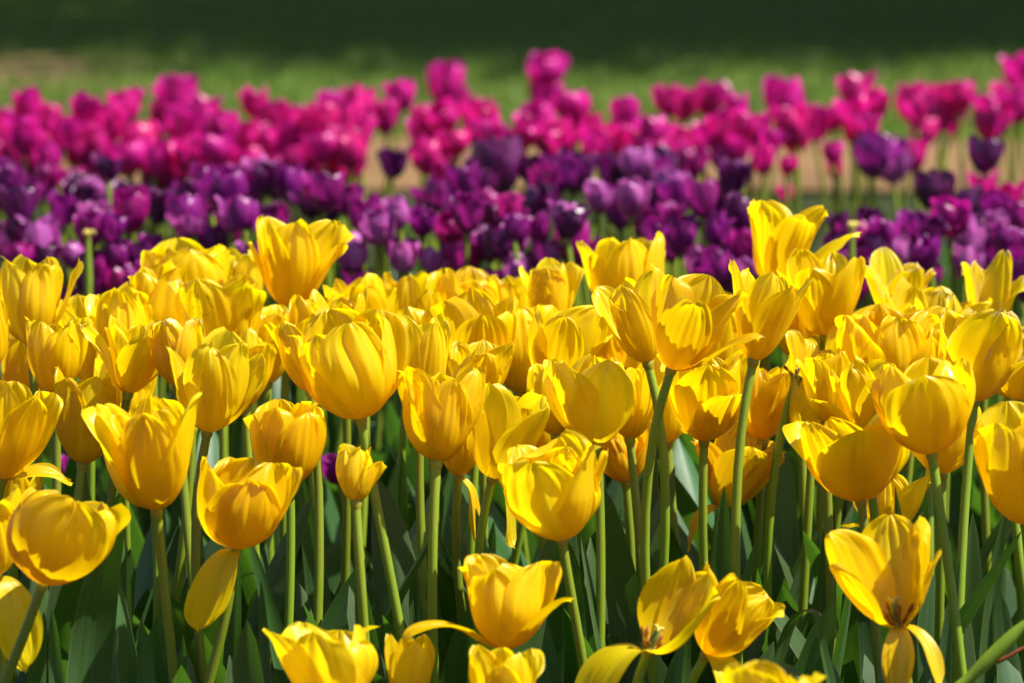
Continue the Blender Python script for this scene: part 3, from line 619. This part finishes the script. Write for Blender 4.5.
# a spent stalk that has dropped all its petals
def bare_stalk():
    d = 2.28; B = at(1026, 622, d); G = at(940, ground_py(d), d); G.z = 0
    t = thing('tulip_stalk', 'bare thick tulip stalk with all petals fallen, slanting up at the bottom right', 'tulip stalk', G)
    P0 = at(955, 690, d) - G; P1 = at(992, 662, d) - G; P2 = B - G
    P = bez((0, 0, 0), (0, 0, .15), np.array(P0) - (.03, 0, .05), P0, 12); P = np.concatenate([P, bez(P0, np.array(P0) + (.012, 0, .010), np.array(P1) - (.008, 0, .005), P2, 12)[1:]])
    r = np.full(len(P), .0034); r[-8:] = [.0036, .0040, .0044, .0046, .0046, .0044, .0038, .002]
    obj('stem', mesh_from('stem', *tube(P, r, 9)), t, M_STEM)
    k = bez(P1, np.array(P1) + (.006, -.003, .001), np.array(P1) + (.012, -.003, .006), np.array(P1) + (.02, -.002, .010), 7)
    obj('stamen', mesh_from('stamen', *tube(k, [.0012, .0014, .0012, .001, .001, .0012, .0006], 6)), t, M_STAMEN)
bare_stalk()

# leaves that the photograph shows in particular: midrib in pixels from low to tip, width in pixels, depth, how far turned, fold
LEAVES = [
    ([(84, 760), (90, 640), (104, 560), (122, 488)], 58, 2.46, .35, .35), ([(124, 740), (126, 640), (127, 546)], 24, 2.52, -.2, .4),
    ([(150, 740), (147, 680), (141, 618)], 32, 2.40, .1, .25), ([(60, 740), (56, 670), (52, 608)], 26, 2.34, .3, .5),
    ([(112, 740), (114, 680), (118, 624)], 18, 2.44, -.5, .5), ([(250, 760), (250, 690), (247, 620)], 58, 2.36, .1, .3),
    ([(300, 760), (280, 650), (250, 540)], 28, 2.52, .6, .25), ([(267, 740), (265, 650), (261, 580)], 20, 2.46, -.3, .4),
    ([(228, 740), (234, 640), (238, 556)], 34, 2.55, -.5, .45), ([(182, 740), (184, 690), (183, 634)], 20, 2.38, .5, .5),
    ([(384, 760), (370, 660), (358, 570)], 38, 2.42, .2, .35), ([(420, 740), (416, 640), (412, 560)], 24, 2.60, .2, .45),
    ([(428, 740), (424, 660), (418, 592)], 16, 2.52, -.3, .5), ([(440, 740), (436, 650), (431, 566)], 28, 2.62, .3, .4),
    ([(296, 740), (325, 640), (368, 556)], 40, 2.60, -.3, .4), ([(640, 740), (626, 600), (603, 486)], 50, 2.62, .25, .3),
    ([(648, 740), (642, 600), (628, 500)], 34, 2.72, -.3, .4), ([(716, 720), (722, 590), (724, 486)], 30, 2.66, -.2, .35),
    ([(768, 740), (782, 620), (806, 588), (826, 604), (834, 650)], 28, 2.44, .9, .2), ([(842, 740), (828, 670), (814, 610)], 22, 2.34, .8, .4),
    ([(742, 700), (762, 656), (790, 650), (815, 690)], 26, 2.30, 1.2, .2), ([(905, 760), (930, 660), (975, 600), (1022, 530)], 34, 2.48, .5, .45),
    ([(940, 720), (948, 620), (960, 562)], 22, 2.44, -.5, .5), ([(912, 640), (904, 560), (895, 486)], 20, 2.42, -.2, .4),
    ([(822, 700), (826, 590), (832, 496)], 30, 2.62, .3, .4), ([(880, 760), (872, 670), (862, 560)], 34, 2.56, .2, .3),
    ([(776, 700), (796, 600), (820, 530)], 36, 2.72, -.3, .4), ([(762, 700), (764, 590), (766, 508)], 30, 2.78, .2, .3),
    ([(984, 700), (990, 590), (1006, 506)], 30, 2.50, .7, .3), ([(1016, 760), (1008, 660), (1000, 590)], 40, 2.50, -.3, .4),
    ([(200, 700), (196, 580), (190, 470)], 30, 2.70, .2, .4), ([(330, 700), (318, 580), (300, 470)], 34, 2.72, -.2, .4),
    ([(392, 700), (398, 560), (402, 450)], 30, 2.76, .3, .4), ([(30, 720), (38, 660), (44, 612)], 44, 2.42, .9, .2),
    ([(560, 740), (566, 640), (548, 560)], 36, 2.58, .6, .35), ([(690, 740), (682, 680), (690, 630)], 24, 2.40, .9, .4),
    ([(480, 700), (486, 600), (494, 520)], 26, 2.74, -.3, .4), ([(955, 740), (940, 690), (918, 640)], 44, 2.40, .4, .3),
]
def photo_leaves():
    rg = np.random.default_rng(99)
    for pts, wpx, d, turn, fold in LEAVES:
        t, rp, dd, G = min(YELLOW, key=lambda q: abs(q[1] - pts[0][0]) * .6 + abs(q[2] - d) * 200)
        P = [np.array(at(x, y, d + .02 * math.sin(i * 1.3 + turn))) for i, (x, y) in enumerate(pts)]
        low = P[0] + (P[0] - P[1]) * .4
        g = np.array(G) * (.6, .6, 1) + np.array([low[0], low[1], 0]) * (.4, .4, 1); g[2] = 0
        K = np.array([g, (g * .45 + P[0] * .55)] + P)
        # smooth resampling through the control points
        c = np.concatenate([[0], np.cumsum(np.linalg.norm(np.diff(K, axis=0), axis=1))]); c /= c[-1]
        tt = np.linspace(0, 1, 30); Q = np.stack([np.interp(tt, c, K[:, j]) for j in range(3)], 1)
        for _ in range(7): Q[1:-1] = (Q[:-2] + 2 * Q[1:-1] + Q[2:]) / 4
        side = np.tile([math.cos(turn), math.sin(turn), 0], (30, 1))
        V, F, U = leaf_strip(rg, Q - np.array(G), wpx * d / FPX, fold, rg.normal() * .25, side, 11)
        obj('leaf', mesh_from('leaf', V, F, U), t, M_LEAF)
photo_leaves()

# ------------------------------------------------------------------ purple and magenta rows
rgb_ = np.random.default_rng(2024)
def small_flower(seed, style):
    rg = np.random.default_rng(seed); b = Build()
    P = flower_petals(rg, style, rg.uniform(0, 120), n=15, m=10)
    av = np.concatenate([p[0] for p in P]); w = np.ptp(av[:, 0])
    for V, F, U in P: b.add(V / w, F, U)
    return b.mesh('flower')
PROTO = {}
for key, mat in (('pink', M_PINK), ('purple', M_PURPLE), ('violet', M_VIOLET), ('lilac', M_LILAC), ('plum', M_PLUM)):
    PROTO[key] = []
    for i, st in enumerate(('cup', 'bud', 'ruffle', 'loose', 'cup', 'ruffle', 'open')):
        me = small_flower(300 + i * 7 + len(key), st); me.materials.append(mat); PROTO[key].append(me)
STEMS, LEAFS = [], []
for i in range(5):
    me = mesh_from('stem', *tube(bez((0, 0, -.01), (rgb_.normal() * .03, rgb_.normal() * .03, .35), (rgb_.normal() * .02, rgb_.normal() * .02, .7), (0, 0, 1.0), 12), np.linspace(.0034, .0028, 12), 7)); me.materials.append(M_STEM); STEMS.append(me)
for i in range(9):
    me = mesh_from('leaf', *leaf_mesh(rgb_, rgb_.uniform(.20, .33), rgb_.uniform(.026, .045), 0, R(rgb_.uniform(4, 14)), R(rgb_.uniform(15, 60)), rgb_.uniform(.2, .7), rgb_.normal() * .5, n=14, m=7)); me.materials.append(M_LEAF); LEAFS.append(me)

def far_tulip(px, py, wpx, key, label, group, dlim):
    """A tulip whose flower is centred on px, py; its depth follows from a likely height."""
    name = {'pink': 'magenta_tulip'}.get(key, 'purple_tulip')
    h = rgb_.uniform(.43, .50)
    d = min(max(FPX * (CAM_H - h) / (py + 173), dlim[0]), dlim[1])
    w = .92 * wpx * d / FPX
    i = rgb_.integers(0, len(PROTO[key])); me = PROTO[key][i]
    zm = max(v.co.z for v in me.vertices); kz = min(.95, 1.12 / zm) * rgb_.uniform(.85, 1.05); z1 = zm * w * kz
    Cc = at(px, py, d); base = Vector((Cc.x, Cc.y, Cc.z - z1 / 2))
    t = thing(name, label, 'tulip', (base.x + rgb_.normal() * .015, base.y, 0.0), group)
    rel = base - t.location
    f = obj('flower', me, t, None, rel); f.scale = (w, w, w * kz)
    f.rotation_euler = (rgb_.normal() * .13, rgb_.normal() * .13, rgb_.uniform(0, 6.28))
    s = obj('stem', STEMS[rgb_.integers(0, 5)], t); s.scale = (1, 1, rel.z + .006)
    s.rotation_euler = (0, math.atan2(rel.x, rel.z), 0)
    for j in range(3):
        l = obj('leaf', LEAFS[rgb_.integers(0, 9)], t); l.rotation_euler = (0, 0, rgb_.uniform(0, 6.28)); k = rgb_.uniform(.9, 1.3); l.scale = (k, k, k)
    return t

PG, VG = 'magenta tulips in the far row', 'purple tulips behind the yellow ones'
PINK_NAMED = [
    (180, 98, 50, 'dusky magenta tulip standing highest on the left of the far row'), (125, 107, 46, 'bright magenta tulip just left of the dusky highest one'),
    (402, 95, 38, 'round magenta tulip standing clear against the lawn beside a taller pair'), (446, 84, 46, 'open magenta tulip topping the pair left of the tallest cluster'),
    (543, 70, 42, 'tallest magenta tulip of the far row, wide open against the shaded lawn'), (548, 96, 42, 'magenta tulip directly under the tallest one'),
    (683, 101, 50, 'pale frilly magenta tulip rising over the row right of middle'), (740, 108, 32, 'deep magenta tulip bud beside the pale frilly one'),
    (783, 100, 52, 'large magenta tulip leaning over the far row right of the deep bud'), (860, 92, 44, 'upper magenta tulip of the stacked pair before bright grass'),
    (855, 115, 48, 'lower magenta tulip of the stacked pair before bright grass'), (913, 103, 46, 'magenta tulip at the left end of the right hand cluster'),
    (942, 104, 48, 'open magenta tulip in the middle of the right hand cluster'), (985, 118, 48, 'magenta tulip just above the lone dark violet one'),
    (1018, 72, 42, 'magenta tulip highest on the right edge'), (1018, 106, 40, 'magenta tulip under the highest one on the right edge'),
    (1003, 200, 48, 'red magenta tulip low among the purple on the right edge'), (786, 165, 20, 'thin magenta bud lit from behind above the yellow ragged tulip'),
    (831, 152, 26, 'small red magenta tulip alone before the mulch path'), (913, 155, 34, 'magenta tulip leaning out right of the big purple pair'),
    (459, 200, 26, 'small red magenta bud low before the mulch path'), (240, 140, 48, 'bright pink crumpled magenta tulip in the thick left part of the row'),
]
for x, y, w, lab in PINK_NAMED: far_tulip(x, y, w, 'pink', lab, PG, (4.1, 5.7) if y > 180 else (4.7, 5.8))
PINK_MORE = [(30, 106, 40), (25, 135, 46), (65, 132, 40), (100, 128, 40), (105, 150, 38), (300, 122, 42), (325, 146, 42), (350, 150, 46), (345, 118, 42), (215, 150, 40),
    (275, 120, 42), (50, 156, 42), (130, 156, 40), (155, 160, 40), (190, 154, 44), (447, 116, 34), (356, 106, 42), (385, 116, 36), (430, 156, 40), (440, 172, 36), (480, 115, 42),
    (576, 106, 40), (490, 136, 34), (455, 142, 32), (545, 122, 42), (510, 146, 38), (620, 134, 42), (626, 112, 36), (590, 146, 40), (705, 98, 42), (796, 124, 44), (690, 140, 46),
    (735, 138, 54), (762, 160, 32), (836, 168, 24), (960, 96, 38), (985, 184, 34), (10, 120, 40), (8, 150, 40), (80, 108, 34), (160, 118, 38), (205, 112, 38), (255, 102, 36), (226, 128, 40),
    (330, 104, 36), (655, 128, 36), (560, 144, 36), (525, 130, 36), (768, 142, 34), (786, 194, 20), (870, 128, 30), (450, 100, 36), (420, 132, 36), (670, 100, 34), (650, 150, 34)]
lab = 'blurred magenta tulip packed among others like it in the far row'
for x, y, w in PINK_MORE: far_tulip(x, y, w, 'pink', lab, PG, (4.75, 5.8))
for k in range(74):
    x = rgb_.uniform(-30, 1050); left = x < 370
    if not left and rgb_.random() < .5: x = rgb_.uniform(-30, 380); left = True
    y = rgb_.uniform(116, 172) if left else rgb_.uniform(118, 156)
    if x > 820: y = rgb_.uniform(100, 132)
    far_tulip(x, y, rgb_.uniform(32, 44), 'pink', lab, PG, (4.8, 5.9))
for k in range(22): far_tulip(rgb_.uniform(-20, 365), rgb_.uniform(138, 176), rgb_.uniform(34, 44), 'pink', lab, PG, (4.8, 5.6))
for k in range(10): far_tulip(rgb_.uniform(430, 740), rgb_.uniform(136, 164), rgb_.uniform(32, 42), 'pink', lab, PG, (4.8, 5.6))
PURPLE_NAMED = [
    (106, 168, 36, 'violet', 'dark violet tulip standing up in front of the magenta on the left'), (225, 190, 50, 'purple', 'round purple tulip with a pale sheen left of two yellow-green stems'),
    (325, 190, 48, 'purple', 'round purple tulip just left of the gap showing the mulch path'), (393, 163, 40, 'violet', 'dark violet tulip alone in front of the mulch path'),
    (500, 166, 58, 'violet', 'wide dark violet tulip before the tallest magenta cluster'), (572, 170, 46, 'violet', 'dark violet tulip left of a rounder one under the magenta row'),
    (618, 171, 48, 'violet', 'rounder dark violet tulip in the middle under the magenta row'), (667, 165, 40, 'violet', 'narrow dark violet tulip right of the rounder one'),
    (674, 198, 44, 'purple', 'purple tulip with a pink lit left edge below the narrow violet one'), (622, 213, 42, 'purple', 'round purple tulip above the frilly yellow tulip'),
    (728, 176, 52, 'violet', 'large dark violet tulip left of the thin magenta bud'), (710, 226, 42, 'purple', 'crumpled purple tulip left of the ragged highest yellow one'),
    (872, 155, 52, 'purple', 'left one of the big purple pair before the mulch path'), (893, 160, 44, 'lilac', 'lighter one of the big purple pair before the mulch path'),
    (984, 154, 44, 'violet', 'lone dark violet tulip before bright mulch on the far right'), (935, 190, 44, 'violet', 'dark violet tulip standing apart over the right purple cluster'),
    (35, 243, 62, 'lilac', 'large pale-sheened purple tulip near the left edge above the yellow'), (130, 262, 52, 'violet', 'open dark violet tulip low on the left behind the yellow'),
    (364, 214, 46, 'purple', 'tilted purple tulip left of its pale twin in the middle gap'), (386, 214, 40, 'lilac', 'pale purple tulip between two darker ones in the middle gap'),
    (422, 222, 36, 'purple', 'purple tulip right end of the trio in the middle gap'), (402, 252, 44, 'purple', 'purple tulip low behind the green-tipped yellow petal'),
    (352, 248, 44, 'lilac', 'lilac purple tulip low beside the tall clear yellow one'), (552, 268, 38, 'lilac', 'striped lilac purple tulip beside the orange pointed yellow petal'),
    (840, 226, 40, 'violet', 'violet tulip with a white glint right of the ragged yellow one'), (962, 236, 54, 'lilac', 'big lilac purple tulip in the right cluster above slender yellow petals'),
    (890, 258, 32, 'purple', 'small purple tulip low behind tall separate yellow petals'), (514, 240, 34, 'lilac', 'pale glinting purple tulip in the middle cluster'),
]
for x, y, w, key, lab in PURPLE_NAMED: far_tulip(x, y, w, key, lab, VG, (3.7, 4.7))
PURPLE_MORE = [(60, 210, 42), (95, 215, 38), (130, 210, 46), (155, 205, 46), (182, 212, 38), (290, 182, 46), (186, 226, 36), (225, 230, 34), (262, 216, 36), (150, 248, 40), (475, 168, 36),
    (440, 264, 34), (488, 208, 40), (510, 216, 40), (542, 228, 42), (490, 246, 40), (700, 262, 40), (950, 214, 42), (985, 232, 40), (930, 274, 40), (1002, 258, 42), (970, 264, 40), (826, 268, 32),
    (20, 206, 42), (8, 178, 40), (14, 262, 40), (262, 172, 38), (455, 226, 36), (530, 200, 38), (655, 232, 34), (735, 244, 36), (570, 226, 36), (470, 262, 38), (520, 268, 38), (210, 196, 40)]
lab = 'blurred purple tulip crowded among others like it behind the yellow bed'
keys = ('purple', 'lilac', 'plum', 'violet', 'purple')
for i, (x, y, w) in enumerate(PURPLE_MORE): far_tulip(x, y, w, keys[i % 5], lab, VG, (3.75, 4.6))
for k in range(104):
    x = rgb_.uniform(-30, 1050); y = rgb_.uniform(188, 300)
    if 740 < x < 900 and y < 240: continue
    far_tulip(x, y, rgb_.uniform(30, 44), keys[rgb_.integers(0, 5)], lab, VG, (3.65, 4.5))
for k in range(52):
    x = rgb_.uniform(-30, 750); y = rgb_.uniform(174, 206) if x < 362 else rgb_.uniform(162, 204)
    if 362 < x < 425: continue
    far_tulip(x, y, rgb_.uniform(34, 44), keys[rgb_.integers(0, 5)], lab, VG, (4.1, 4.8))
for k in range(16):
    far_tulip(rgb_.uniform(840, 1040), rgb_.uniform(205, 275), rgb_.uniform(34, 44), keys[rgb_.integers(0, 5)], lab, VG, (3.7, 4.5))
for k in range(12): far_tulip(rgb_.uniform(640, 760), rgb_.uniform(196, 268), rgb_.uniform(34, 44), keys[rgb_.integers(0, 5)], lab, VG, (3.7, 4.5))
for k in range(6): far_tulip(rgb_.uniform(815, 925), rgb_.uniform(222, 285), rgb_.uniform(32, 40), keys[rgb_.integers(0, 5)], lab, VG, (3.7, 4.4))
# low purple heads seen between the stems of the yellow tulips
for x, y, w, lab in ((338, 468, 46, 'short ragged purple tulip low in the leaves behind the twisted yellow bud'), (72, 470, 38, 'short purple tulip low in the leaves behind the left edge group')):
    far_tulip(x, y, w, 'purple', lab, VG, (3.1, 3.2))
# headless stems
for x, y, lab in ((88, 236, 'bare yellow-green stem without a flower among purple tulips on the left'), (852, 228, 'bare yellow-green stem without a flower right of the ragged yellow tulip')):
    d = 3.6; B = at(x, y, d); t = thing('tulip_stalk', lab, 'tulip stalk', (B.x, B.y, 0))
    b = Build(); b.add(*tube(bez((0, 0, 0), (.003, 0, .15), (-.002, 0, .3), (0, 0, B.z), 14), [.0028] * 11 + [.0032, .0042, .0024], 8))
    obj('stem', b.mesh('stem'), t, M_STEM)
    b = Build()
    for k in range(3):
        a = k * 2.09; b.add(*tube(bez((0, 0, B.z - .002), (0, 0, B.z + .004), (math.cos(a) * .005, math.sin(a) * .005, B.z + .006), (math.cos(a) * .007, math.sin(a) * .007, B.z + .002), 6), [.003, .0032, .003, .0026, .002, .001], 6))
    obj('stigma', b.mesh('stigma'), t, M_STIGMA)
